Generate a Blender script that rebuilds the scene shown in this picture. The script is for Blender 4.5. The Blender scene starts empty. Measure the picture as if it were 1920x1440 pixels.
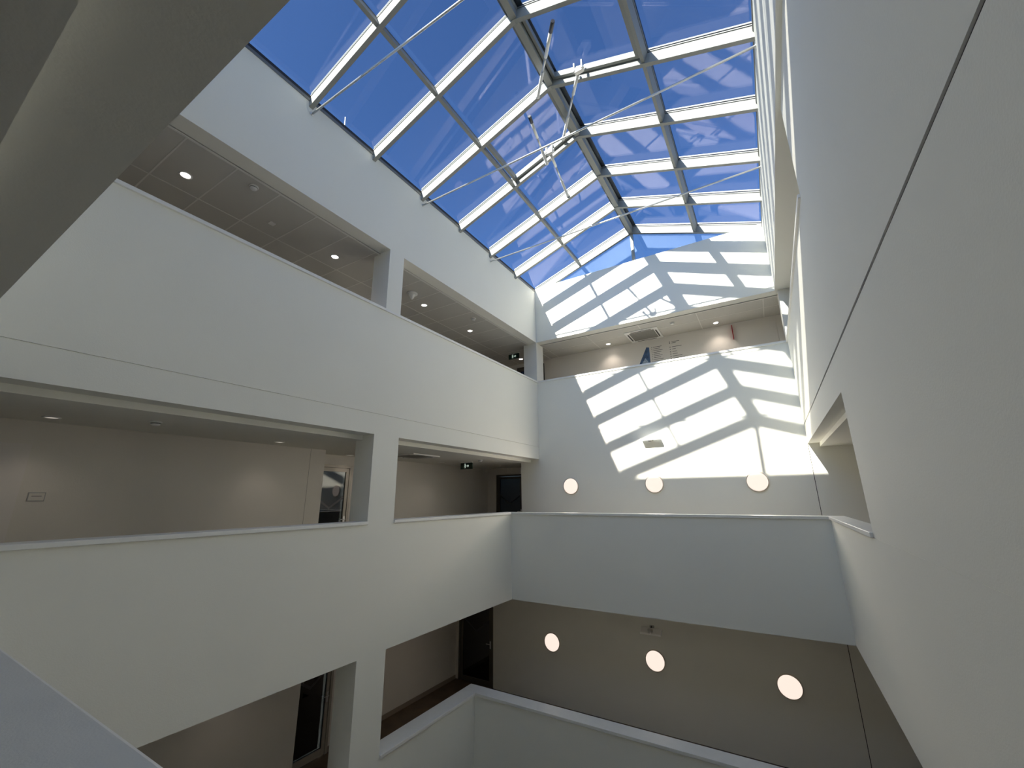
import bpy, math, random
from mathutils import Vector, Matrix
random.seed(3)
sc = bpy.context.scene
col = sc.collection

# ------------------------------------------------------------------ camera
EYE = 8.4                      # camera height above the ground floor of the atrium
F_PX, CX, CY = 783.159, 952.453, 717.366
YAW, PITCH, ROLL = -0.5494, 0.2683, -0.0080
fw = Vector((math.sin(YAW)*math.cos(PITCH), math.cos(YAW)*math.cos(PITCH), math.sin(PITCH)))
rt = fw.cross(Vector((0, 0, 1))).normalized()
up = rt.cross(fw)
c_, s_ = math.cos(ROLL), math.sin(ROLL)
r2, u2 = c_*rt + s_*up, -s_*rt + c_*up
cam = bpy.data.cameras.new('camera'); camo = bpy.data.objects.new('camera', cam)
cam.sensor_width = 36; cam.lens = F_PX/1920*36
cam.shift_x = (960-CX)/1920; cam.shift_y = (CY-720)/1920
cam.clip_start = 0.02; cam.clip_end = 500
m = Matrix((r2, u2, -fw)).transposed().to_4x4(); m.translation = (0, 0, EYE)
camo.matrix_world = m
col.objects.link(camo); sc.camera = camo

# ------------------------------------------------------------------ light
SUN = Vector((0.2217, 1.0, -0.560)).normalized()         # direction the sunlight travels
sun = bpy.data.lights.new('sun', 'SUN'); sun.energy = 7.6; sun.angle = math.radians(0.55); sun.color = (1.0, 0.915, 0.78)
suno = bpy.data.objects.new('sun', sun); suno.rotation_euler = SUN.to_track_quat('-Z', 'Y').to_euler()
suno.location = (-6, -12, 26); col.objects.link(suno)

w = bpy.data.worlds.new('world'); sc.world = w; w.use_nodes = True
nt = w.node_tree; nt.nodes.clear()
sky = nt.nodes.new('ShaderNodeTexSky'); sky.sky_type = 'NISHITA'; sky.sun_disc = False
sky.sun_elevation = math.asin(-SUN.z); sky.sun_rotation = math.atan2(-SUN.x, -SUN.y)
sky.altitude = 300; sky.air_density = 1.0; sky.dust_density = 3.5; sky.ozone_density = 3.5
bg = nt.nodes.new('ShaderNodeBackground'); bg.inputs['Strength'].default_value = 0.081
wo = nt.nodes.new('ShaderNodeOutputWorld')
hs = nt.nodes.new('ShaderNodeMix'); hs.data_type = 'RGBA'; hs.blend_type = 'MULTIPLY'; hs.inputs[0].default_value = 1.0
hs.inputs[7].default_value = (0.76, 1.04, 1.44, 1)      # clear, deep blue air
nt.links.new(sky.outputs[0], hs.inputs[6]); nt.links.new(hs.outputs[2], bg.inputs[0]); nt.links.new(bg.outputs[0], wo.inputs[0])

vs = sc.view_settings
sc.display_settings.display_device = 'sRGB'
vs.view_transform = 'Standard'; vs.look = 'None'; vs.exposure = 0.90; vs.gamma = 1.0; vs.use_curve_mapping = False
cy = sc.cycles
cy.max_bounces = 14; cy.diffuse_bounces = 9; cy.glossy_bounces = 5; cy.transmission_bounces = 6; cy.transparent_max_bounces = 24
cy.caustics_reflective = False; cy.caustics_refractive = False; cy.sample_clamp_indirect = 12.0
cy.use_denoising = True
try:
    cy.denoiser = 'OPENIMAGEDENOISE'
except Exception:
    pass

# ------------------------------------------------------------------ materials
MATS = {}
def mat(name, color, rough=0.6, metal=0.0, bump=0.0, bscale=60, vary=0.0, vscale=1.2, spec=0.5, emit=None, estr=0.0, coat=0.0):
    mm = bpy.data.materials.new(name); mm.use_nodes = True
    n = mm.node_tree.nodes; l = mm.node_tree.links
    b = n['Principled BSDF']
    b.inputs['Base Color'].default_value = (*color, 1); b.inputs['Roughness'].default_value = rough
    b.inputs['Metallic'].default_value = metal; b.inputs['Specular IOR Level'].default_value = spec
    b.inputs['Coat Weight'].default_value = coat
    tc = n.new('ShaderNodeTexCoord')
    if vary:
        ns = n.new('ShaderNodeTexNoise'); ns.inputs['Scale'].default_value = vscale; ns.inputs['Detail'].default_value = 5
        rp = n.new('ShaderNodeValToRGB')
        rp.color_ramp.elements[0].position = 0.3; rp.color_ramp.elements[1].position = 0.7
        rp.color_ramp.elements[0].color = (*[x*(1-vary) for x in color], 1)
        rp.color_ramp.elements[1].color = (*[min(1, x*(1+vary)) for x in color], 1)
        l.new(tc.outputs['Object'], ns.inputs['Vector']); l.new(ns.outputs['Fac'], rp.inputs[0]); l.new(rp.outputs[0], b.inputs['Base Color'])
    if bump:
        n2 = n.new('ShaderNodeTexNoise'); n2.inputs['Scale'].default_value = bscale; n2.inputs['Detail'].default_value = 4
        bp = n.new('ShaderNodeBump'); bp.inputs['Strength'].default_value = bump; bp.inputs['Distance'].default_value = 0.004
        l.new(tc.outputs['Object'], n2.inputs['Vector']); l.new(n2.outputs['Fac'], bp.inputs['Height']); l.new(bp.outputs[0], b.inputs['Normal'])
    if emit:
        b.inputs['Emission Color'].default_value = (*emit, 1); b.inputs['Emission Strength'].default_value = estr
    MATS[name] = mm
    return mm
PL = mat('plaster_white', (0.895, 0.89, 0.825), 0.75, bump=0.25, bscale=90, vary=0.008, vscale=0.9, spec=0.25)
PW = mat('plaster_warm', (0.80, 0.765, 0.71), 0.8, bump=0.25, bscale=90, vary=0.015, vscale=0.8, spec=0.2)
CAP = mat('painted_cap', (0.88, 0.88, 0.85), 0.32, bump=0.12, bscale=240, vary=0.02, vscale=9)
TILE = mat('ceiling_tile', (0.66, 0.65, 0.61), 0.9, bump=0.2, bscale=400, spec=0.1)
TBAR = mat('ceiling_bar', (0.84, 0.83, 0.79), 0.6)
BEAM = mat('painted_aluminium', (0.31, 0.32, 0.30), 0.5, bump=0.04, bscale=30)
GASK = mat('rubber_gasket', (0.02, 0.022, 0.026), 0.55)
DGREY = mat('grey_aluminium', (0.20, 0.21, 0.21), 0.45, 0.3)
STEEL = mat('brushed_steel', (0.68, 0.69, 0.68), 0.32, 0.75, bump=0.05, bscale=200)
DARKM = mat('dark_metal', (0.06, 0.06, 0.065), 0.45, 0.5)
FLOOR = mat('brown_floor', (0.12, 0.08, 0.05), 0.5, vary=0.25, vscale=3)
BASEB = mat('baseboard_paint', (0.30, 0.25, 0.20), 0.5)
DFRAME = mat('door_frame_paint', (0.42, 0.39, 0.34), 0.45, 0.2)
DFDARK = mat('door_frame_dark', (0.10, 0.09, 0.075), 0.5, 0.2)
WHITEP = mat('white_plastic', (0.90, 0.90, 0.88), 0.35)
GREYP = mat('grey_plastic', (0.45, 0.45, 0.44), 0.4)
LAMPRIM = mat('lamp_rim', (0.80, 0.72, 0.62), 0.35)
LAMPE = mat('lamp_diffuser', (0.25, 0.22, 0.2), 0.3, emit=(1.0, 0.84, 0.73), estr=0.54)
DOWNE = mat('downlight_lens', (0.9, 0.9, 0.9), 0.3, emit=(1.0, 0.90, 0.82), estr=6.0)
SIGNG = mat('exit_sign_dark', (0.004, 0.03, 0.015), 0.35)
SIGNW = mat('exit_sign_white', (0.8, 0.85, 0.8), 0.4, emit=(0.8, 1.0, 0.85), estr=0.25)
REDM = mat('red_enamel', (0.42, 0.03, 0.03), 0.4)
ROOFM = mat('roof_membrane', (0.45, 0.45, 0.44), 0.9, vary=0.08, vscale=2)
INK = mat('printed_ink', (0.07, 0.07, 0.075), 0.6)
BLUEP = mat('printed_blue', (0.06, 0.12, 0.24), 0.5, vary=0.55, vscale=9)
BLUEL = mat('printed_pale_blue', (0.36, 0.46, 0.58), 0.5, vary=0.35, vscale=22)
GRILLE = mat('grille_grey', (0.28, 0.275, 0.25), 0.6)

JOINT = mat('joint_shadow_gap', (0.05, 0.048, 0.045), 0.8)
JOINTL = mat('panel_joint', (0.30, 0.28, 0.26), 0.8)
def glass(name, tint, r0, refl, pw=5.0):
    """Pane glass: see-through with Schlick reflection, the same from both faces."""
    mm = bpy.data.materials.new(name); mm.use_nodes = True
    n = mm.node_tree.nodes; l = mm.node_tree.links; n.clear()
    out = n.new('ShaderNodeOutputMaterial'); mix = n.new('ShaderNodeMixShader')
    tr = n.new('ShaderNodeBsdfTransparent'); tr.inputs[0].default_value = (*tint, 1)
    gl = n.new('ShaderNodeBsdfGlossy'); gl.inputs['Roughness'].default_value = 0.0; gl.inputs['Color'].default_value = (*refl, 1)
    g = n.new('ShaderNodeNewGeometry'); d = n.new('ShaderNodeVectorMath'); d.operation = 'DOT_PRODUCT'
    l.new(g.outputs['Normal'], d.inputs[0]); l.new(g.outputs['Incoming'], d.inputs[1])
    a = n.new('ShaderNodeMath'); a.operation = 'ABSOLUTE'; l.new(d.outputs['Value'], a.inputs[0])
    s1 = n.new('ShaderNodeMath'); s1.operation = 'SUBTRACT'; s1.inputs[0].default_value = 1.0; s1.use_clamp = True; l.new(a.outputs[0], s1.inputs[1])
    p = n.new('ShaderNodeMath'); p.operation = 'POWER'; p.inputs[1].default_value = pw; l.new(s1.outputs[0], p.inputs[0])
    ma = n.new('ShaderNodeMath'); ma.operation = 'MULTIPLY_ADD'; ma.inputs[1].default_value = 1-r0; ma.inputs[2].default_value = r0; ma.use_clamp = True
    l.new(p.outputs[0], ma.inputs[0])
    l.new(ma.outputs[0], mix.inputs[0]); l.new(tr.outputs[0], mix.inputs[1]); l.new(gl.outputs[0], mix.inputs[2]); l.new(mix.outputs[0], out.inputs[0])
    return mm
GLASS = glass('solar_glass', (0.93, 0.96, 0.985), 0.035, (0.96, 0.86, 1.0))
GLASSG = glass('clear_glass', (0.97, 0.985, 0.99), 0.04, (1, 1, 1))
DGLASS = glass('door_glass', (0.10, 0.11, 0.115), 0.07, (1, 1, 1))

# ------------------------------------------------------------------ mesh helpers
class MB:
    def __init__(s): s.v = []; s.f = []; s.mi = []; s.m = 0
    def mat(s, i): s.m = i; return s
    def _add(s, vs_, fs):
        o = len(s.v); s.v += [tuple(x) for x in vs_]; s.f += [[i+o for i in f] for f in fs]; s.mi += [s.m]*len(fs); return s
    def box(s, x0, x1, y0, y1, z0, z1):
        x0, x1 = sorted((x0, x1)); y0, y1 = sorted((y0, y1)); z0, z1 = sorted((z0, z1))
        v = [(x, y, z) for z in (z0, z1) for y in (y0, y1) for x in (x0, x1)]
        return s._add(v, [[0, 2, 3, 1], [4, 5, 7, 6], [0, 1, 5, 4], [2, 6, 7, 3], [0, 4, 6, 2], [1, 3, 7, 5]])
    def bevbox(s, x0, x1, y0, y1, z0, z1, b=0.004):
        import bmesh
        bm = bmesh.new(); bmesh.ops.create_cube(bm, size=1)
        for v in bm.verts:
            v.co = Vector(((x0+x1)/2+v.co.x*abs(x1-x0), (y0+y1)/2+v.co.y*abs(y1-y0), (z0+z1)/2+v.co.z*abs(z1-z0)))
        bmesh.ops.bevel(bm, geom=bm.edges[:], offset=b, segments=2, affect='EDGES', profile=0.5)
        bm.verts.ensure_lookup_table()
        s._add([v.co[:] for v in bm.verts], [[v.index for v in f.verts] for f in bm.faces]); bm.free(); return s
    def prism(s, poly, axis, a0, a1):
        """poly: points in the two other axes; extruded along axis 'X','Y' or 'Z'."""
        k = {'X': lambda p, t: (t, p[0], p[1]), 'Y': lambda p, t: (p[0], t, p[1]), 'Z': lambda p, t: (p[0], p[1], t)}[axis]
        n = len(poly); v = [k(p, a0) for p in poly]+[k(p, a1) for p in poly]
        f = [list(range(n))[::-1], [i+n for i in range(n)]]+[[i, (i+1) % n, (i+1) % n+n, i+n] for i in range(n)]
        return s._add(v, f)
    def hexa(s, P):
        """eight corners: bottom four then top four, both round the same way."""
        return s._add(P, [[3, 2, 1, 0], [4, 5, 6, 7], [0, 1, 5, 4], [1, 2, 6, 5], [2, 3, 7, 6], [3, 0, 4, 7]])
    def lathe(s, prof, seg=32, org=(0, 0, 0), zdir=(0, 0, 1)):
        """profile of (radius, height) turned round the axis zdir through org."""
        z = Vector(zdir).normalized(); x = z.orthogonal().normalized(); y = z.cross(x); o = Vector(org)
        v = []; f = []
        for r, h in prof:
            for i in range(seg):
                a = 2*math.pi*i/seg; v.append(o+z*h+x*(r*math.cos(a))+y*(r*math.sin(a)))
        for j in range(len(prof)-1):
            for i in range(seg):
                k = (i+1) % seg; f.append([j*seg+i, j*seg+k, (j+1)*seg+k, (j+1)*seg+i])
        f.append(list(range(seg))[::-1]); f.append([(len(prof)-1)*seg+i for i in range(seg)])
        return s._add(v, f)
    def rod(s, a, b, r, seg=12):
        a, b = Vector(a), Vector(b); d = b-a
        return s.lathe([(r, 0), (r, d.length)], seg, a, d)
    def build(s, name, mats, parent=None, smooth=False, origin=None):
        me = bpy.data.meshes.new(name)
        o_ = Vector(origin) if origin is not None else Vector((0, 0, 0))
        me.from_pydata([tuple(Vector(v)-o_) for v in s.v], [], s.f)
        if not isinstance(mats, (list, tuple)): mats = [mats]
        for q in mats: me.materials.append(q)
        for p, i in zip(me.polygons, s.mi): p.material_index = i
        import bmesh
        bm = bmesh.new(); bm.from_mesh(me); bmesh.ops.recalc_face_normals(bm, faces=bm.faces[:]); bm.to_mesh(me); bm.free()
        if smooth:
            for p in me.polygons: p.use_smooth = len(p.vertices) == 4
        ob = bpy.data.objects.new(name, me); col.objects.link(ob)
        if origin is not None: ob.location = o_
        if parent is not None:
            ob.parent = parent
        return ob
def struct(o, label=None):
    o['kind'] = 'structure'
    if label: o['label'] = label
    return o
def tag(o, label, cat, group=None):
    o['label'] = label; o['category'] = cat
    if group: o['group'] = group
    return o
def thing(name, loc, label, cat, group=None, rz=0.0):
    o = bpy.data.objects.new(name, None); o.empty_display_size = 0.1; o.location = loc; o.rotation_euler = (0, 0, rz)
    col.objects.link(o); return tag(o, label, cat, group)
def dup(root, loc, label, group=None):
    r = root.copy(); col.objects.link(r); r.location = loc; r['label'] = label
    if group: r['group'] = group
    for ch in list(root.children):
        c = ch.copy(); col.objects.link(c); c.parent = r
        for g in list(ch.children):
            d = g.copy(); col.objects.link(d); d.parent = c
    return r

# ------------------------------------------------------------------ key dimensions (metres, floor of the atrium at 0)
XL, XR, XF = -5.684, 0.774, 0.718         # left face, right face, right upper fascia face
YN, YF = 0.32, 11.0                        # near face, far face
Z0 = 0.0
CAP1, CAP2, CAP3 = EYE-3.809, EYE-0.409, EYE+3.372
FL1, FL2, FL3 = EYE-5.02, CAP2-1.1, CAP3-1.1
ZF = EYE-2.342                             # underside of the middle balcony band
ZL = EYE+1.066                             # head of the middle openings
ZB = EYE+4.690                             # underside of the upper fascia
ZE = EYE+6.439                             # top of the side fascias
ZW = EYE+6.550                             # top of the far wall
C2, C3, C1 = EYE+0.985, ZB-0.012, ZF-0.08  # gallery ceilings
YM, YL1 = 9.383, 7.919                     # edge of the far balcony: middle level, lower level
TH = 0.28                                  # balcony and fascia thickness
XCL, XCL2 = -7.87, -8.60                   # left corridor walls
XCR = 3.1                                  # right corridor wall
YE = 12.62                                 # end wall
YB = -2.6                                  # wall behind the camera
ZT = EYE+6.54                              # roof surface
JX = -6.134                                # inner side of the columns
CY0, CY1 = 4.88, 5.451                     # middle column on the left
SEAM = EYE+1.421; SEAMR = EYE+1.47; g = 0.006

# ------------------------------------------------------------------ left side of the atrium
b = MB()
b.box(XL-TH, XL, YN, YF, ZB, ZE)                                   # upper fascia
b.box(JX, XL-TH, 4.93, 5.297, ZB-0.002, ZB+0.3)
b.box(JX, XL, 4.93, 5.297, CAP3, ZB)                               # upper column
b.box(JX, XL, YF, YF+0.45, CAP3, ZB)                               # corner column
b.box(JX, XL-TH, YF, YF+0.45, ZB, ZE); b.box(XL-TH, XL, YF, YF+0.45, ZB, YF and ZB+0.0001)
b.box(XL-TH, XL, YN, YF, SEAM+g, CAP3)                             # upper balcony band
b.box(XL-TH, XL-0.02, YN, YF, SEAM-g, SEAM+g)
b.box(XL-TH, XL, YN, YF, ZL, SEAM-g)
b.box(JX, XL, CY0, CY1, CAP2, ZL)                                  # middle column
b.box(XL-TH, XL, YN, YM, ZF, CAP2)                                 # middle balcony band
b.box(JX, XL, CY0, CY1, CAP1, ZF)                                  # lower column
b.box(XL-TH, XL, YN, YL1, EYE-5.75, CAP1)                          # lower balcony band
b.box(JX, XL, CY0, CY1, 0, EYE-5.75)
struct(b.build('wall_left', PL))

# far side
b = MB()
b.box(XL, XF, YF, YF+0.30, ZB, ZW)                                 # upper fascia under the gable
b.box(XL-TH, XL, YF+0.0005, YF+0.30, ZB, ZW)
b.box(XF, XR+0.5, YF, YF+0.30, ZB, ZW)
b.box(XL+0.0, XR, YF, YF+TH, ZL+0.0, CAP3)                         # band below the upper gallery
b.box(-6.3, XL, YF, YF+TH, ZL-0.001, CAP3-0.001)
b.box(-6.3, XR-0.006, YF, YF+TH, FL2, ZL)                          # lamp wall, middle level
b.box(XR+0.006, XCR, YF, YF+TH, FL2, CAP3)
b.mat(1).box(XR-0.006, XR+0.006, YF+0.008, YF+TH, Z0, ZL); b.mat(0)
b.box(-7.29, XR-0.006, YF, YF+TH, Z0, FL2)                         # lamp wall, lower level
b.box(XR+0.006, XCR, YF, YF+TH, Z0, FL2)
struct(b.build('wall_far', [PL, JOINT]))
# the middle and lower far balconies
b = MB(); b.box(XL, XR, YM, YM+0.26, ZF, CAP2); struct(b.build('wall_far_balcony', PL))
b = MB(); b.box(XL, XR, YL1, YL1+0.26, EYE-5.75, CAP1); struct(b.build('wall_lower_balcony', PL))

# right side
b = MB()
T = 0.20
b.box(XF, XF+0.45, YN, YF, ZB, ZE)                                 # upper fascia
b.box(XR, XR+0.30, YN, 5.35, CAP3+0.0, ZB)                         # solid wall beside the near gallery
b.box(XR, XR+T, YN, YF, SEAMR+0.018, CAP3)
b.mat(1).box(XR+0.012, XR+T, YN, YF, SEAMR-0.010, SEAMR+0.018); b.mat(0)
b.box(XR, XR+T, YN, YF, ZL, SEAMR-0.010)
b.box(XR, XR+T, YN, 5.586, CAP2+0.003, ZL)
b.box(XR+0.004, XR+T, YN, 5.586, CAP2-0.003, CAP2+0.003)
b.box(XR, XR+T, YN, YM, ZF, CAP2-0.003)
b.box(XR, XR+T, YM, YM+0.26, ZF, CAP2-0.003)
b.box(XR, XR+T, YN, YL1+0.26, EYE-5.75, CAP1)
b.box(XR, XR+0.45, YF-0.0, YF+0.45, CAP3, ZB)                      # corner column of the top gallery
struct(b.build('wall_right', [PL, JOINT]))

# near side (the camera stands in its middle gallery)
b = MB()
TN = 0.25
b.box(XL-TH, XR+T, YN-TN, YN, ZB, ZE)
b.box(XL-TH, XR+T, YN-TN, YN, ZL, CAP3)
b.box(XL-TH, XR+T, YN-TN, YN-0.005, ZF, CAP2)
b.box(XL-TH, XR+T, YN-TN, YN-0.005, EYE-5.75, CAP1)
b.box(JX, XL, YN-0.45, YN-TN, 0, ZB); b.box(XR+T, XR+0.6, YN-0.45, YN-0.01, 0, ZE)
struct(b.build('wall_near', PL))

# corridor walls and outer shell
b = MB()
b.box(XCL-0.73-0.3, XCL, YB, 5.52, Z0, ZB+0.3)
b.box(XCL2-0.3, XCL2, 5.52, 5.74, Z0, ZB+0.3)
b.box(XCL2-0.3, XCL2, 6.78, YE+0.3, Z0, ZB+0.3)
for f in (FL1, FL2, FL3):
    b.box(XCL2-0.3, XCL2, 5.74, 6.78, f+2.272, {FL1: FL2, FL2: FL3, FL3: ZB+0.3}[f])
b.box(XCL2-0.3, XCL2, 5.74, 6.78, 0, FL1)
struct(b.build('wall_corridor_left', PW))
b = MB()
b.box(XCR, XCR+0.3, YB, YE+0.3, Z0, ZB+0.3)
struct(b.build('wall_corridor_right', PW))
b = MB()
DM = (-8.22, -7.14)   # middle-level end door
b.box(XCL2, DM[0], YE, YE+0.3, FL2, C2+.1); b.box(DM[0], DM[1], YE, YE+0.3, FL2+2.272, C2+.1); b.box(DM[1], -6.0, YE, YE+0.3, FL2, C2+.1)
b.box(-6.0, XCR, YE, YE+0.3, Z0, FL3)
DTp = (-7.32, -6.22)
b.box(XCL2, DTp[0], YE, YE+0.3, FL3-.6, ZB+.3); b.box(DTp[0], DTp[1], YE, YE+0.3, FL3+2.272, ZB+.3); b.box(DTp[0], DTp[1], YE, YE+0.3, FL3-.6, FL3)
b.box(DTp[1], 0.712, YE, YE+0.3, FL3, ZB+.3); b.box(0.720, XCR, YE, YE+0.3, FL3, ZB+.3); b.box(0.70, 0.73, YE+.02, YE+0.3, FL3, ZB+.3)
b.box(XCL2, -6.0, YE, YE+0.3, Z0, FL2)
struct(b.build('wall_end', PW))
b = MB()
b.box(XCL2-0.3, XCR+0.3, YB-0.3, YB, Z0, ZB+0.3)
struct(b.build('wall_behind', PW))
# stair of the lower corridor end: wall around its door
b = MB(); b.box(XCL2, -8.50, YF+0.02, YF+TH, FL1, FL2); b.box(-8.50, -7.29, YF+0.02, YF+TH, FL1+2.272, FL2)
struct(b.build('wall_corridor_end', PW))

# floors and ceilings
def ring(b, z0, z1, ym, yfar=YE):
    b.box(XCL2, XL-TH+0.0, YN-TN, yfar, z0, z1)
    b.box(XL-TH, XR+T, ym, yfar, z0, z1)
    b.box(XR+T, XCR, YN-TN, yfar, z0, z1)
    b.box(XCL2, XCR, YB, YN-TN, z0, z1)
b = MB(); ring(b, FL1-0.3, FL1, YL1+0.26); struct(b.build('floor_lower', FLOOR))
b = MB(); ring(b, FL2-0.3, FL2, YM+0.26); struct(b.build('floor_middle', FLOOR))
b = MB(); ring(b, FL3-0.3, FL3, YF+TH); struct(b.build('floor_upper', FLOOR))
b = MB(); b.box(XCL2-.3, XCR+.3, YB-.3, YE+.3, -0.3, 0); struct(b.build('floor', mat('stone_floor', (0.66, 0.62, 0.56), 0.4, vary=0.06, vscale=2)))
b = MB()
b.box(XCL2, XL-TH, YN-TN, YE, C2, C2+0.08); b.box(XR+T, XCR, YN-TN, YF, C2, C2+0.08); b.box(XCL2, XCR, YB, YN-TN, C2, C2+0.08)
struct(b.build('ceiling_middle', TBAR if False else PL))
b = MB(); b.box(XL, XR, YM+0.26, YF, ZF, ZF+0.05); b.box(XCL2, XL-TH, YN-TN, YE, C1, C1+.06); b.box(XR+T, XCR, YN-TN, YF, C1, C1+.06); b.box(XCL2, XCR, YB, YN-TN, C1, C1+.06)
struct(b.build('ceiling_lower', PL))
# upper gallery ceiling: tiles with lighter bars between
b = MB()
b.box(XCL2, XL-TH, YB, YE, C3, C3+0.15); b.box(XL-TH, XR+0.45, YF+TH, YE, C3, C3+0.15); b.box(XR+0.40, XCR, YB, YE, C3, C3+0.15); b.box(XL-TH, XR+.40, YB, YN-TN, C3, C3+.15)
b.mat(1)
y = 0.33
while y < YE:
    b.box(XCL2, XL-TH, y-0.010, y+0.010, C3-0.003, C3+0.01); y += 0.6445
for x in (-8.42, -7.21, -6.0):
    b.box(x-0.010, x+0.010, YB, YE, C3-0.0035, C3+0.01)
for x in (-5.66, -4.14, -2.60, -1.07, 0.47, 2.0):
    b.box(x-0.010, x+0.010, YF+TH, YE, C3-0.003, C3+0.01)
b.box(XL-TH, XCR, 11.91-0.008, 11.91+0.008, C3-0.0035, C3+0.01)
b.box(XL-TH, XR+.4, YF+TH, YF+TH+0.03, C3-0.010, C3+0.01)
b.box(XL-TH-0.03, XL-TH, YB, YE, C3-0.010, C3+0.01)
struct(b.build('ceiling_upper', [TILE, TBAR]))
# flat roof round the skylight
b = MB()
b.box(XCL2-.3, XL-TH, YB-.3, YE+.3, ZB+0.3, ZE-0.02); b.box(XF+0.45, XCR+.3, YB-.3, YE+.3, ZB+0.3, ZE-0.02)
b.box(XL-TH, XF+.45, YF+0.30, YE+.3, ZB+0.3, ZE-0.02); b.box(XL-TH, XF+.45, YB-.3, YN-TN, ZB+0.3, ZE-0.02)
b.box(XL-TH, XF+.45, YF+.30, YF+.45, ZB+0.001, ZB+.3)
struct(b.build('roof', ROOFM))

# balcony caps (painted coping)
def cap(b, x0, x1, y0, y1, z): b.bevbox(x0, x1, y0, y1, z, z+0.05, 0.006)
OV = 0.03
b = MB()
cap(b, XL-TH-OV, XL+OV, YN, 4.929, CAP3); cap(b, XL+0.0, XL+OV, 4.93, 5.297, CAP3); cap(b, XL-TH-OV, XL+OV, 5.298, YF+0.02, CAP3)
cap(b, XL+OV+.001, XR-OV, YF-OV, YF+TH+OV, CAP3)
cap(b, XR-OV+.001, XR+T+OV, 5.35, YF-0.001, CAP3)
struct(b.build('trim_1', CAP, origin=None), 'white coping along the uppermost balcony')
b = MB()
cap(b, XL-TH-OV, XL+OV, YN, CY0-0.001, CAP2); cap(b, XL-TH-OV, XL+OV, CY1+.001, YM-OV, CAP2)
cap(b, XL-TH-OV, XR-OV, YM-OV+.001, YM+0.26+OV, CAP2)
cap(b, XR-OV+.001, XR+T+OV, 5.587, YM+0.26+OV, CAP2)
struct(b.build('trim_2', CAP), 'white coping along the middle balcony')
b = MB()
cap(b, XL-TH-OV, XL+OV, YN, CY0-0.001, CAP1); cap(b, XL-TH-OV, XL+OV, CY1+.001, YL1-OV, CAP1)
cap(b, XL-TH-OV, XR-OV, YL1-OV+.001, YL1+0.26+OV, CAP1)
cap(b, XR-OV+.001, XR+T+OV, YN, YL1+0.26+OV, CAP1)
struct(b.build('trim_3', CAP), 'white coping along the lowest balcony')
b = MB(); b.bevbox(XL, XR, YN-TN-0.06, YN+0.03, CAP2, CAP2+0.05, 0.008)
struct(b.build('trim_4', CAP), 'near coping at the bottom left')
# baseboards of the lower corridor
b = MB(); b.box(XCL2, XCL2+0.015, 6.80, YF, FL1, FL1+0.10); b.box(XCL, XCL+.015, YN, 5.5, FL1, FL1+.10); struct(b.build('baseboard_left', BASEB))

# ------------------------------------------------------------------ skylight
SL = math.tan(math.radians(20.0)); SL = 1.157/3.2
XE0, XE1 = XL, XF
XRG = (XE0+XE1)/2
ze = EYE+6.329
HV = 0.205                                   # rafter height measured vertically
def zb(x): return ze+SL*(min(x-XE0, XE1-x))  # underside line of the rafters
YK = [0.326+1.3441*i for i in range(9)]
RW = 0.036
skl = thing('skylight', (XRG, (YK[0]+YK[-1])/2, ZW), 'large gabled glass skylight with white aluminium rafters over the atrium', 'skylight')
SO = Vector(skl.location)
def part(b, name, mats, parent=None, smooth=False):
    """a skylight part, kept in world coordinates under its parent"""
    o = b.build(name, mats, smooth=smooth); p = parent or skl
    o.parent = p
    o.matrix_parent_inverse = Matrix.Translation(-SO)
    if parent is not None: o.matrix_parent_inverse = Matrix.Identity(4)
    return o
for yk in YK:
    for side in (0, 1):
        xa = XE0 if side == 0 else XE1
        b = MB()
        x0_, x1_ = (xa, XRG)
        poly = [(x0_, zb(x0_)), (x1_, zb(x1_)), (x1_, zb(x1_)+HV), (x0_, zb(x0_)+HV)]
        b.prism(poly, 'Y', yk-RW, yk+RW)
        # gasket and glazing bead above the beam, pressure cap outside
        b.mat(1); b.prism([(x, z+HV) for x, z in poly[:2]]+[(x, z+HV+0.018) for x, z in poly[:2][::-1]], 'Y', yk-RW+0.006, yk+RW-0.006)
        b.mat(0); b.prism([(x, z+HV+0.018) for x, z in poly[:2]]+[(x, z+HV+0.036) for x, z in poly[:2][::-1]], 'Y', yk-RW-0.004, yk+RW+0.004)
        b.mat(1); b.prism([(x, z+HV+0.036) for x, z in poly[:2]]+[(x, z+HV+0.044) for x, z in poly[:2][::-1]], 'Y', yk-RW, yk+RW)
        b.mat(2); b.prism([(x, z+HV+0.070) for x, z in poly[:2]]+[(x, z+HV+0.100) for x, z in poly[:2][::-1]], 'Y', yk-RW+0.004, yk+RW-0.004)
        part(b, 'rafter', [BEAM, GASK, DGREY])
ZG0 = HV+0.044; ZG1 = ZG0+0.026
TP = [0.498, 0.479]
XP = [XE0+TP[0]*(XRG-XE0), XE1+TP[1]*(XRG-XE1)]
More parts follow.
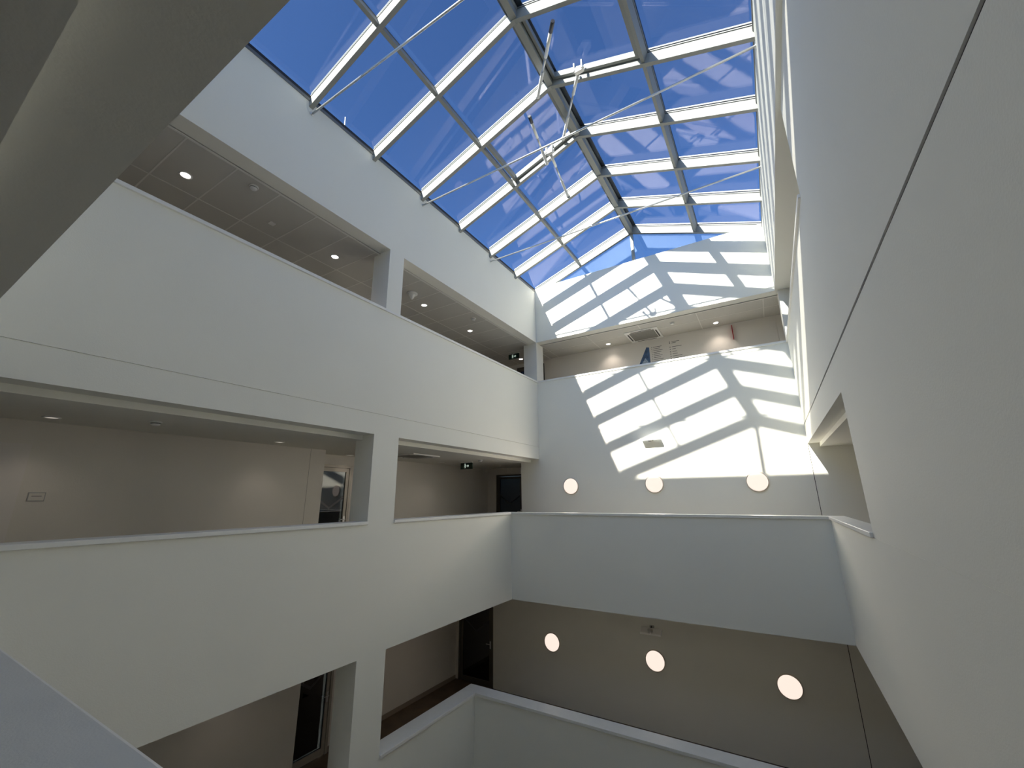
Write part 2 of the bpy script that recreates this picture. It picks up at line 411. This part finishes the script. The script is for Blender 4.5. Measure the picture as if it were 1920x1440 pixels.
for i in range(8):
    ya, yb = YK[i]+RW, YK[i+1]-RW
    for sd, xp in zip((1, -1), XP):
        # purlin cross-section square to the slope
        n = Vector((-sd*SL, 1)).normalized(); t = Vector((1, sd*SL)).normalized()
        def q(u, h, xp=xp, n=n, t=t):
            o = Vector((xp, zb(xp)))+t*u+n*h; return (o.x, o.y)
        b = MB(); b.prism([q(-.03, .022), q(.03, .022), q(.03, .195), q(-.03, .195)], 'Y', ya, yb)
        b.mat(1); b.prism([q(-.024, .195), q(.024, .195), q(.024, .212), q(-.024, .212)], 'Y', ya, yb)
        b.mat(0); b.prism([q(-.034, .212), q(.034, .212), q(.034, .232), q(-.034, .232)], 'Y', ya, yb)
        b.mat(1); b.prism([q(-.036, .232), q(.036, .232), q(.036, .258), q(-.036, .258)], 'Y', ya, yb)
        part(b, 'purlin', [BEAM, GASK])
    b = MB()
    zr = zb(XRG)
    b.prism([(XRG-.055, zr+.010), (XRG+.055, zr+.010), (XRG+.055, zr+.16), (XRG+.075, zr+.175), (XRG+.075, zr+.215), (XRG, zr+.24), (XRG-.075, zr+.215), (XRG-.075, zr+.175), (XRG-.055, zr+.16)], 'Y', ya, yb)
    b.mat(1); b.prism([(XRG-.085, zr+.215), (XRG, zr+.241), (XRG+.085, zr+.215), (XRG+.085, zr+.225), (XRG, zr+.262), (XRG-.085, zr+.225)], 'Y', ya, yb)
    part(b, 'ridge_beam', [BEAM, GASK])
    # four panes per bay
    segs = [(XE0+0.03, XP[0]-0.03), (XP[0]+0.03, XRG-0.08), (XRG+0.08, XP[1]-0.03), (XP[1]+0.03, XE1-0.03)]
    for (xa, xb) in segs:
        P = []
        for h in (ZG0, ZG1):
            P += [(xa, ya-0.01, zb(xa)+h), (xb, ya-0.01, zb(xb)+h), (xb, yb+0.01, zb(xb)+h), (xa, yb+0.01, zb(xa)+h)]
        b = MB().hexa(P); part(b, 'glass_pane', GLASS)
# eave frames
for x0_, x1_ in ((XE0-0.16, XE0+0.012), (XE1-0.012, XE1+0.16)):
    b = MB(); b.box(x0_, x1_, YK[0], YK[-1], ZE, ZE+0.055); b.mat(1)
    b.box(x0_+.01, x1_-.01, YK[0], YK[-1], ZE+0.055, ZE+0.125)
    part(b, 'eave_frame', [DGREY, GASK])
# ridge cap outside
zr = zb(XRG)+ZG1
b = MB(); b.prism([(XRG-.16, zr-.04), (XRG, zr+.02), (XRG+.16, zr-.04), (XRG+.16, zr-.02), (XRG, zr+.045), (XRG-.16, zr-.02)], 'Y', YK[0]-.05, YK[-1]+.05)
part(b, 'ridge_cap', DGREY)
# gable glazing near and far with a centre post
for yy, yo in ((YK[0], -0.02), (YK[-1], 0.035)):
    zb0 = ZW if yy > 5 else ZE
    b = MB(); pw = .055 if yy < 5 else .04; b.box(XRG-pw, XRG+pw, yy+yo-.03, yy+yo+.05, zb0, zb(XRG)+0.02); part(b, 'gable_post', BEAM)
    for sd in (-1, 1):
        xe = XRG+sd*(zb(XRG)-zb0)/SL
        b = MB(); b.prism([(XRG+sd*0.04, zb0), (xe, zb0), (XRG+sd*0.04, zb(XRG)-0.012+0.02)], 'Y', yy+yo+.0, yy+yo+.02); part(b, 'gable_pane', GLASSG)
# opening sashes: right of the ridge in the bay of the actuators, left of the ridge one bay on
def sash(i, xa, xb):
    ya, yb = YK[i]+RW+0.012, YK[i+1]-RW-0.012
    zz = lambda x, h: zb(x)+h
    b = MB(); wd = 0.055; h0, h1 = HV-0.085, HV+0.035
    def bar(x0, x1, y0, y1):
        P = []
        for h in (h0, h1): P += [(x0, y0, zz(x0, h)), (x1, y0, zz(x1, h)), (x1, y1, zz(x1, h)), (x0, y1, zz(x0, h))]
        b.hexa(P)
    bar(xa, xa+wd, ya, yb); bar(xb-wd, xb, ya, yb); bar(xa+wd, xb-wd, ya, ya+wd); bar(xa+wd, xb-wd, yb-wd, yb)
    return part(b, 'vent_sash', BEAM)
sash(3, XRG+0.075, XP[1]-0.035)
sash(4, XP[0]+0.035, XRG-0.075)
# tie rods across the atrium at eave height
for k in (0, 2, 4, 6):
    yk = YK[k]+0.03
    b = MB(); za = EYE+6.235
    b.rod((XE0-0.02, yk, za), (XE1+0.02, yk, za), 0.018, 12)
    b.lathe([(0.03, 0), (0.03, 0.008), (0.014, 0.02)], 16, (XE0, yk, za), (1, 0, 0)); b.lathe([(0.03, 0), (0.03, 0.008), (0.014, 0.02)], 16, (XE1, yk, za), (-1, 0, 0))
    b.rod((XRG-.06, yk, za), (XRG+.06, yk, za), 0.017, 12)
    part(b, 'tie_rod', STEEL, smooth=True)
# chain actuators of the vents
def actuator(a, c, label, grp='vent actuators under the skylight', frac=(0.12, 0.42, 0.62), clamp=False):
    a, c = Vector(a), Vector(c); t = thing('vent_actuator', a, label, 'actuator', grp); d = c-a; L = d.length; d.normalize()
    o = Vector((0, 0, 0))
    if clamp:
        b = MB(); b.bevbox(-.07, .07, -.035, .035, -.05, .06, .008); b.bevbox(-.085, -.055, -.05, .05, -.02, .16, .005); b.bevbox(.055, .085, -.05, .05, -.02, .16, .005)
        b.rod((-.10, 0, .02), (.10, 0, .02), .018); b.build('sash_clamp', STEEL, t)
        frac = (0.04, 0.30, 0.62)
    MB().lathe([(0.030, 0), (0.034, 0.01), (0.034, frac[0]*L), (0.02, frac[0]*L+.01)], 16, o, d).build('bracket', DARKM, t, True)
    MB().rod(o+d*(frac[0]*L), o+d*(frac[1]*L), 0.030).build('motor_tube', WHITEP, t, True)
    MB().rod(o+d*(frac[1]*L), o+d*(frac[2]*L), 0.019).build('spindle', STEEL, t, True)
    MB().lathe([(0.02, 0), (0.030, .01), (0.030, (1-frac[2])*L-.04), (0.04, (1-frac[2])*L-.03), (0.04, (1-frac[2])*L), (.02, (1-frac[2])*L+.01)], 16, o+d*(frac[2]*L), d).build('end_sleeve', WHITEP, t, True)
    return t
def E3(x, y, z): return (x, y, z+EYE)
actuator(E3(-1.83, YK[3]+.03, 7.03), E3(-2.755, YK[4]-.03, 7.40), 'white rod actuator crossing the ridge, highest of the four')
actuator(E3(-1.847, 5.488, 7.25), E3(-2.79, 6.93, 7.50), 'white rod actuator with a clamp on the right opening sash', clamp=True)
actuator(E3(-2.981, YK[4]+.04, 7.14), E3(-3.228, YK[5]-.04, 7.135), 'white rod actuator hanging from the left rafter above the clamped joint')
actuator(E3(-3.033, 6.753, 7.15), E3(-3.31, 8.34, 7.27), 'white rod actuator with a clamp on the left opening sash, lowest of the four', clamp=True)
# mast on the roof outside
b = MB(); b.rod((-7.0, 4.55, ZE-0.02), (-7.0, 4.50, EYE+8.30), 0.012, 8); b.lathe([(0.09, 0), (0.09, .03), (.02, .06)], 16, (-7.0, 4.55, ZE-0.02), (0, 0, 1))
tag(b.build('lightning_rod', WHITEP), 'thin white lightning rod outside beyond the left edge of the skylight', 'lightning rod')

# ------------------------------------------------------------------ wall lamps
def wall_lamp(label, loc, grp, watts):
    t = thing('wall_lamp', loc, label, 'lamp', grp)
    MB().lathe([(0.222, 0), (0.226, 0.012), (0.222, 0.035), (0.207, 0.042), (0.204, 0.036)], 64, (0, 0, 0), (0, -1, 0)).build('lamp_rim', LAMPRIM, t, True)
    MB().lathe([(0.204, 0.030), (0.204, 0.040), (0.18, 0.047), (0.10, 0.052), (0.001, 0.053)], 64, (0, 0, 0), (0, -1, 0)).build('diffuser', LAMPE, t, True)
    ld = bpy.data.lights.new('lamp_glow', 'SPOT'); ld.energy = watts/7; ld.spot_size = math.radians(172); ld.spot_blend = 1.0; ld.shadow_soft_size = 0.0; ld.color = (1, .85, .72)
    for k in range(7):                       # spread over the face of the diffuser, so that its shadows are soft
        a, r = k*math.pi/3, (0.155 if k < 6 else 0.0)
        lo = bpy.data.objects.new('lamp_glow', ld); lo.parent = t; lo.location = (r*math.cos(a), -0.07, r*math.sin(a)); lo.rotation_euler = (math.radians(90), 0, math.radians(180)); col.objects.link(lo)
    return t
GL = 'round wall lamps'
wl = wall_lamp('round lit wall lamp on the middle level, the one next to the left corner', (-4.72, YF, EYE+.285), GL, 26)
dup(wl, (-2.49, YF, EYE+.298), 'round lit wall lamp on the middle level between the two others')
dup(wl, (-.27, YF, EYE+.298), 'round lit wall lamp on the middle level touching the sunlit patch')
wl = wall_lamp('round lit wall lamp on the lower level, nearest the dark doorway', (-5.444, YF, EYE-3.62), GL, 9)
dup(wl, (-2.85, YF, EYE-3.61), 'round lit wall lamp on the lower level beneath the emergency light')
dup(wl, (-.282, YF, EYE-3.63), 'round lit wall lamp on the lower level, nearest the sloping edge at right')

# emergency floodlights on the far wall
def emergency(label, loc, tilt=6, deep=.25):
    t = thing('emergency_light', loc, label, 'emergency light', 'emergency lights on the far wall')
    MB().bevbox(-0.05, 0.05, -0.03, 0, -0.04, 0.04, .004).build('wall_bracket', GREYP, t)
    MB().bevbox(-0.235, 0.235, -0.05-deep, -0.05, -0.025, 0.020, .008).build('housing', WHITEP, t).rotation_euler = (math.radians(tilt), 0, 0)
    MB().lathe([(0.001, -.03), (0.035, -.03), (0.05, .0), (0.06, .05)], 24, (0, -0.20, -0.05), (0, 0, 1)).build('lens', GREYP, t, True)
    b = MB(); b.rod((0, -.02, .0), (0, -.06, .03), .012); b.rod((0, -.06, .03), (0, -.10, .01), .012); b.build('arm', DARKM, t)
    return t
emergency('flat white emergency light on the sunlit wall of the middle level', (-2.46, YF, EYE+1.40))
emergency('flat white emergency light under the balcony on the lower level', (-2.86, YF, EYE-2.93), 24, .19)

# ------------------------------------------------------------------ ceiling fittings
def downlight(label, loc, energy, grp):
    t = thing('downlight', loc, label, 'downlight', grp)
    MB().lathe([(0.086, 0), (0.086, -0.006), (0.070, -0.012), (0.062, -0.004), (0.060, 0)], 32, (0, 0, 0), (0, 0, 1)).build('trim_ring', WHITEP, t, True)
    MB().lathe([(0.060, -0.001), (0.060, -0.004), (0.001, -0.005)], 32, (0, 0, 0), (0, 0, 1)).build('lens', DOWNE, t, True)
    ld = bpy.data.lights.new('downlight_beam', 'SPOT'); ld.energy = energy; ld.spot_size = math.radians(110); ld.spot_blend = 0.9; ld.shadow_soft_size = 0.05; ld.color = (1, .86, .74)
    lo = bpy.data.objects.new('downlight_beam', ld); lo.parent = t; lo.location = (0, 0, -0.03); col.objects.link(lo)
    return t
GT = 'downlights of the upper gallery'; GM = 'downlights of the middle gallery'
dt = downlight('lit downlight in the upper left gallery, nearest the dark overhang', (-6.79, 1.92, C3), 12, GT)
for x, y, s in ((-6.80, 4.505, 'lit downlight in the upper left gallery just before the column'),
                (-6.80, 7.10, 'lit downlight in the upper left gallery just past the column beside the dome'),
                (-6.83, 9.065, 'lit downlight in the upper left gallery below the small detector'),
                (-6.87, 12.10, 'small lit downlight beside the upper exit sign'),
                (-3.79, 12.31, 'lit downlight in the far upper gallery to the left of the air conditioner'),
                (-.69, 12.31, 'lit downlight in the far upper gallery to the right of the air conditioner')):
    dup(dt, (x, y, C3), s)
DOWNM = mat('downlight_lens_dim', (0.9, 0.88, 0.8), 0.3, emit=(1.0, 0.90, 0.78), estr=0.3)
dm = downlight('flat downlight in the middle gallery ceiling above the nameplate', (-7.36, 1.367, C2), 2.3, GM)
for ch in dm.children:
    if ch.name.startswith('lens'): ch.data.materials.clear(); ch.data.materials.append(DOWNM)
dup(dm, (-7.36, 4.22, C2), 'flat downlight in the middle gallery ceiling before the glass door recess')
dup(dm, (-8.35, 6.50, C2), 'flat downlight in the middle gallery ceiling over the glass door')
dup(dm, (-8.0, 9.35, C2), 'flat downlight in the middle gallery ceiling between cassette and exit sign')
# lower gallery lights, out of sight above the opening, still light the corridor
dup(dm, (-7.2, 0.9, C1), 'flat downlight in the lower gallery ceiling nearest the near wall')
dup(dm, (-7.2, 4.2, C1), 'flat downlight in the lower gallery ceiling before the middle column')
dup(dm, (-7.6, 8.6, C1), 'flat downlight in the lower gallery ceiling past the middle column')
dup(dm, (2.0, 9.0, C2), 'unseen downlight added in the middle gallery ceiling behind the right wall')  # out of view, added to brighten the right gallery

def detector(label, loc, grp='smoke detectors on the gallery ceilings'):
    t = thing('smoke_detector', loc, label, 'smoke detector', grp)
    MB().lathe([(0.066, 0), (0.066, -0.012), (0.058, -0.018)], 32).build('base', WHITEP, t, True)
    MB().lathe([(0.050, -0.018), (0.052, -0.036), (0.040, -0.050), (0.018, -0.056), (0.001, -0.056)], 32).build('sensor', WHITEP, t, True)
    MB().lathe([(0.053, -0.022), (0.053, -0.030)], 32).build('slot_band', DARKM, t, True)
    return t
sd = detector('white smoke detector in the upper left gallery, nearest the dark overhang', (-6.18, 2.59, C3))
dup(sd, (-6.234, 8.426, C3), 'white smoke detector in the upper left gallery beyond the column')
dup(sd, (-1.73, 11.645, C3), 'white smoke detector beside the air conditioner in the far gallery')
dup(sd, (-6.70, 2.18, C2), 'white smoke detector on the middle gallery ceiling, left opening')
dup(sd, (-6.62, 9.35, C2), 'white smoke detector on the middle gallery ceiling beside the exit sign')
t = thing('wifi_dome', (-6.608, 6.481, C3), 'larger white conical dome on the ceiling just past the column', 'ceiling sensor')
MB().lathe([(0.125, 0), (0.125, -0.02), (0.09, -0.03)], 32).build('base', WHITEP, t, True)
MB().lathe([(0.085, -0.03), (0.06, -0.07), (0.035, -0.13), (0.02, -0.15), (0.001, -0.152)], 32).build('cone', WHITEP, t, True)
tag(MB().bevbox(-6.87, -6.77, 3.19, 3.29, C3-0.014, C3, .003).build('ceiling_sensor', WHITEP), 'small flat square sensor on the upper left gallery ceiling', 'ceiling sensor')

def exit_sign(label, loc, drop):
    t = thing('exit_sign', loc, label, 'exit sign', 'hanging exit signs')
    MB().bevbox(-.20, .20, -.018, .018, -.17-drop, -drop, .003).build('sign_box', SIGNG, t)
    MB().bevbox(-.21, .21, -.025, .025, -drop, .022-drop, .003).build('housing', WHITEP, t)
    for hx in (-.12, .12): MB().rod((hx, 0, .02-drop), (hx, 0, 0), .004).build('hanger', STEEL, t)
    b = MB(); yy0, yy1 = -.0195, -.018; zc = -drop-.085
    # doorway with running figure, then arrow
    b.box(-.065, -.02, yy0, yy1, zc-.060, zc+.060)
    b.mat(1); b.box(-.056, -.029, yy0-.0006, yy0, zc-.060, zc+.048); b.mat(0)
    b.prism([(-.040, zc+.042), (-.032, zc+.042), (-.032, zc+.030), (-.040, zc+.030)], 'Y', yy0-.0012, yy0-.0006)
    b.prism([(-.050, zc+.026), (-.030, zc+.026), (-.026, zc+.0), (-.034, zc-.008), (-.026, zc-.045), (-.034, zc-.045), (-.042, zc-.012), (-.054, zc-.030), (-.058, zc-.024), (-.044, zc+.004)], 'Y', yy0-.0012, yy0-.0006)
    b.prism([(.01, zc-.013), (.052, zc-.013), (.052, zc-.042), (.092, zc), (.052, zc+.042), (.052, zc+.013), (.01, zc+.013)], 'Y', yy0, yy1)
    b.build('pictogram', [SIGNW, SIGNG], t)
    return t
exit_sign('hanging green exit sign in the middle gallery with running figure and arrow', (-7.19, 9.5, C2), 0.045)
exit_sign('hanging green exit sign in the upper gallery with running figure and arrow', (-6.75, 11.42, C3), 0.04)

def cassette(label, loc, size, rz=0.0):
    t = thing('air_conditioner', loc, label, 'air conditioner', 'ceiling air conditioners', rz)
    h = size/2
    b = MB(); fr = 0.125*size
    zt, zo = 0.0, -0.028
    def slab(x0, x1, y0, y1): b.bevbox(x0, x1, y0, y1, zo, zt, .004)
    slab(-h, h, h-fr, h); slab(-h, h, -h, -h+fr); slab(-h, -h+fr, -h+fr, h-fr); slab(h-fr, h, -h+fr, h-fr)
    b.build('frame', WHITEP, t)
    b = MB(); i = h-fr
    n = 12
    for k in range(n):
        y0 = -i+2*i*k/n; b.box(-i, i, y0+.004, y0+2*i/n-.006, zo+.006, zo+.012)
    b.box(-i, i, -i, i, zo+.014, zt-.004); b.box(-i, i, -.012, .012, zo+.002, zo+.008)
    b.build('grille', GRILLE, t)
    b = MB(); q = h-fr*0.62; l_ = i*0.82; u = .020*size/.95
    b.box(-l_, l_, q-u, q+u, zo-.002, zo+.003); b.box(-l_, l_, -q-u, -q+u, zo-.002, zo+.003)
    b.box(q-u, q+u, -l_, l_, zo-.002, zo+.003); b.box(-q-u, -q+u, -l_, l_, zo-.002, zo+.003)
    b.build('air_slot', DARKM, t)
    return t
cassette('square white air conditioner cassette in the far upper gallery ceiling', (-2.63, 12.13, C3), 0.95)
cassette('square white air conditioner cassette in the middle gallery ceiling behind the column', (-7.25, 7.45, C2), 0.90)

# ------------------------------------------------------------------ doors
def door_y(name, x0, x1, y, z, fm, label, handle_side=1, hgt=2.27):
    """glazed door in a wall facing -Y"""
    t = bpy.data.objects.new(name, None); t.location = ((x0+x1)/2, y, z); col.objects.link(t); struct(t, label)
    w = (x1-x0)/2; fr = .06
    b = MB(); b.box(-w, -w+fr, -.03, .06, 0, hgt); b.box(w-fr, w, -.03, .06, 0, hgt); b.box(-w+fr, w-fr, -.03, .06, hgt-fr, hgt); b.build('door_frame', fm, t)
    a = w-fr-.006; st = .075
    b = MB(); b.box(-a, -a+st, -.015, .04, .008, hgt-fr-.006); b.box(a-st, a, -.015, .04, .008, hgt-fr-.006); b.box(-a+st, a-st, -.015, .04, .008, .13); b.box(-a+st, a-st, -.015, .04, hgt-fr-.09, hgt-fr-.006); b.build('door_leaf', fm, t)
    i = a-st
    MB().box(-i, i, .008, .018, .13, hgt-fr-.09).build('pane', DGLASS, t)
    zc = 1.28; b = MB()
    for s in (-1, 1): b.prism([(0, zc), (s*i, zc+i*.66), (s*i, zc+i*.66+.055), (0, zc+.055)], 'Y', .004, .008)
    b.build('chevron_strip', INK if False else DARKM, t)
    hb = MB(); hx = handle_side*(a-st/2); hb.rod((hx, -.015, 1.05), (hx, -.06, 1.05), .010); hb.rod((hx, -.055, 1.05), (hx-handle_side*.12, -.055, 1.05), .009); hb.box(hx-.02, hx+.02, -.019, -.014, .93, 1.12)
    hb.build('door_handle', STEEL, t)
    return t
def turn(t, rz, loc): t.rotation_euler = (0, 0, rz); t.location = loc
door_y('door_1', DM[0], DM[1], YE, FL2, DFDARK, 'dark glazed door at the end of the middle left gallery')
door_y('door_2', -8.50, -7.29, YF+0.03, FL1, DFDARK, 'dark glazed door at the end of the lower left gallery')
door_y('door_3', DTp[0], DTp[1], YE, FL3, DFDARK, 'dark glazed door at the end of the upper left gallery')
d = door_y('door_4', 5.745, 6.775, 0, FL2, DFRAME, 'beige framed glazed door in the middle left gallery', 1); turn(d, math.pi/2, (XCL2, 6.26, FL2))
d = door_y('door_5', 5.745, 6.775, 0, FL1, DFRAME, 'beige framed glazed door in the lower left gallery', 1); turn(d, math.pi/2, (XCL2, 6.26, FL1))
# flush door in the middle corridor wall
t = bpy.data.objects.new('door_6', None); t.location = (XCL, 0.9, FL2); col.objects.link(t); struct(t, 'pale flush door at the far left of the middle gallery')
b = MB(); b.box(0, .012, -.5, .46, 0, 2.20); b.build('door_leaf', mat('door_paint', (0.82, 0.78, 0.75), .5), t)
b = MB(); b.rod((.01, .38, 1.05), (.06, .38, 1.05), .01); b.rod((.055, .38, 1.05), (.055, .26, 1.05), .009); b.build('door_handle', STEEL, t)
# nameplate
t = thing('nameplate', (XCL, 1.522, EYE+.053), 'small rectangular nameplate beside the pale flush door', 'nameplate')
MB().bevbox(0, .008, -.078, .078, -.055, .055, .002).build('plate', GREYP, t); MB().bevbox(.008, .010, -.068, .068, -.045, .045, .0005).build('paper_insert', PW, t)
MB().box(.010, .0106, -.045, .045, .004, .010).build('lettering', INK, t)
# panel joints of the corridor walls
b = MB(); b.box(XCL, XCL+.001, 5.18, 5.186, FL2, C2); struct(b.build('trim_5', JOINTL), 'fine vertical panel joint before the glass door')

# directory on the end wall of the upper gallery
t = thing('wall_directory', (-2.45, YE, EYE+3.95), 'building directory with a blue triangular picture on the far upper wall', 'directory sign')
def W(b, x0, x1, z0, z1, d=.003): b.box(x0+2.45, x1+2.45, -d, 0, z0-3.95, z1-3.95)
b = MB(); b.prism([(-2.955+2.45, 3.70-3.95), (-2.955+2.45, 3.93-3.95), (-2.70+2.45, 4.44-3.95), (-2.62+2.45, 4.42-3.95), (-2.62+2.45, 3.70-3.95)], 'Y', -.004, 0); b.build('picture', BLUEP, t)
b = MB(); b.prism([(-2.90+2.45, 3.70-3.95), (-2.90+2.45, 3.90-3.95), (-2.76+2.45, 4.10-3.95), (-2.68+2.45, 3.96-3.95), (-2.68+2.45, 3.70-3.95)], 'Y', -.0055, -.004); b.build('picture_detail', BLUEL, t)
z = 4.40
i = 0
while z > 3.72:
    b = MB()
    W(b, -2.555, -2.535, z-.008, z+.008)
    W(b, -2.51, -2.51+[.26, .21, .28, .24, .19][i % 5], z-.006, z+.006); b.build('lettering', INK, t); z -= .056; i += 1
z = 4.47; i = 0
for z, l_ in ((4.47, .22), (4.43, .12), (4.31, .27), (4.24, .10), (4.16, .13), (4.09, .14), (4.02, .26), (3.95, .34), (3.88, .22), (3.81, .24)):
    b = MB(); b.lathe([(.014, 0), (.014, .003)], 10, (-2.015+2.45, 0, z-3.95), (0, -1, 0)); W(b, -1.96, -1.96+l_, z-.006, z+.006); b.build('lettering', INK, t)
tag(MB().bevbox(-.335, -.315, YE-.10, YE, EYE+4.20, EYE+4.60, .003).build('fire_sign', REDM), 'narrow red sign standing out from the far upper wall', 'sign')
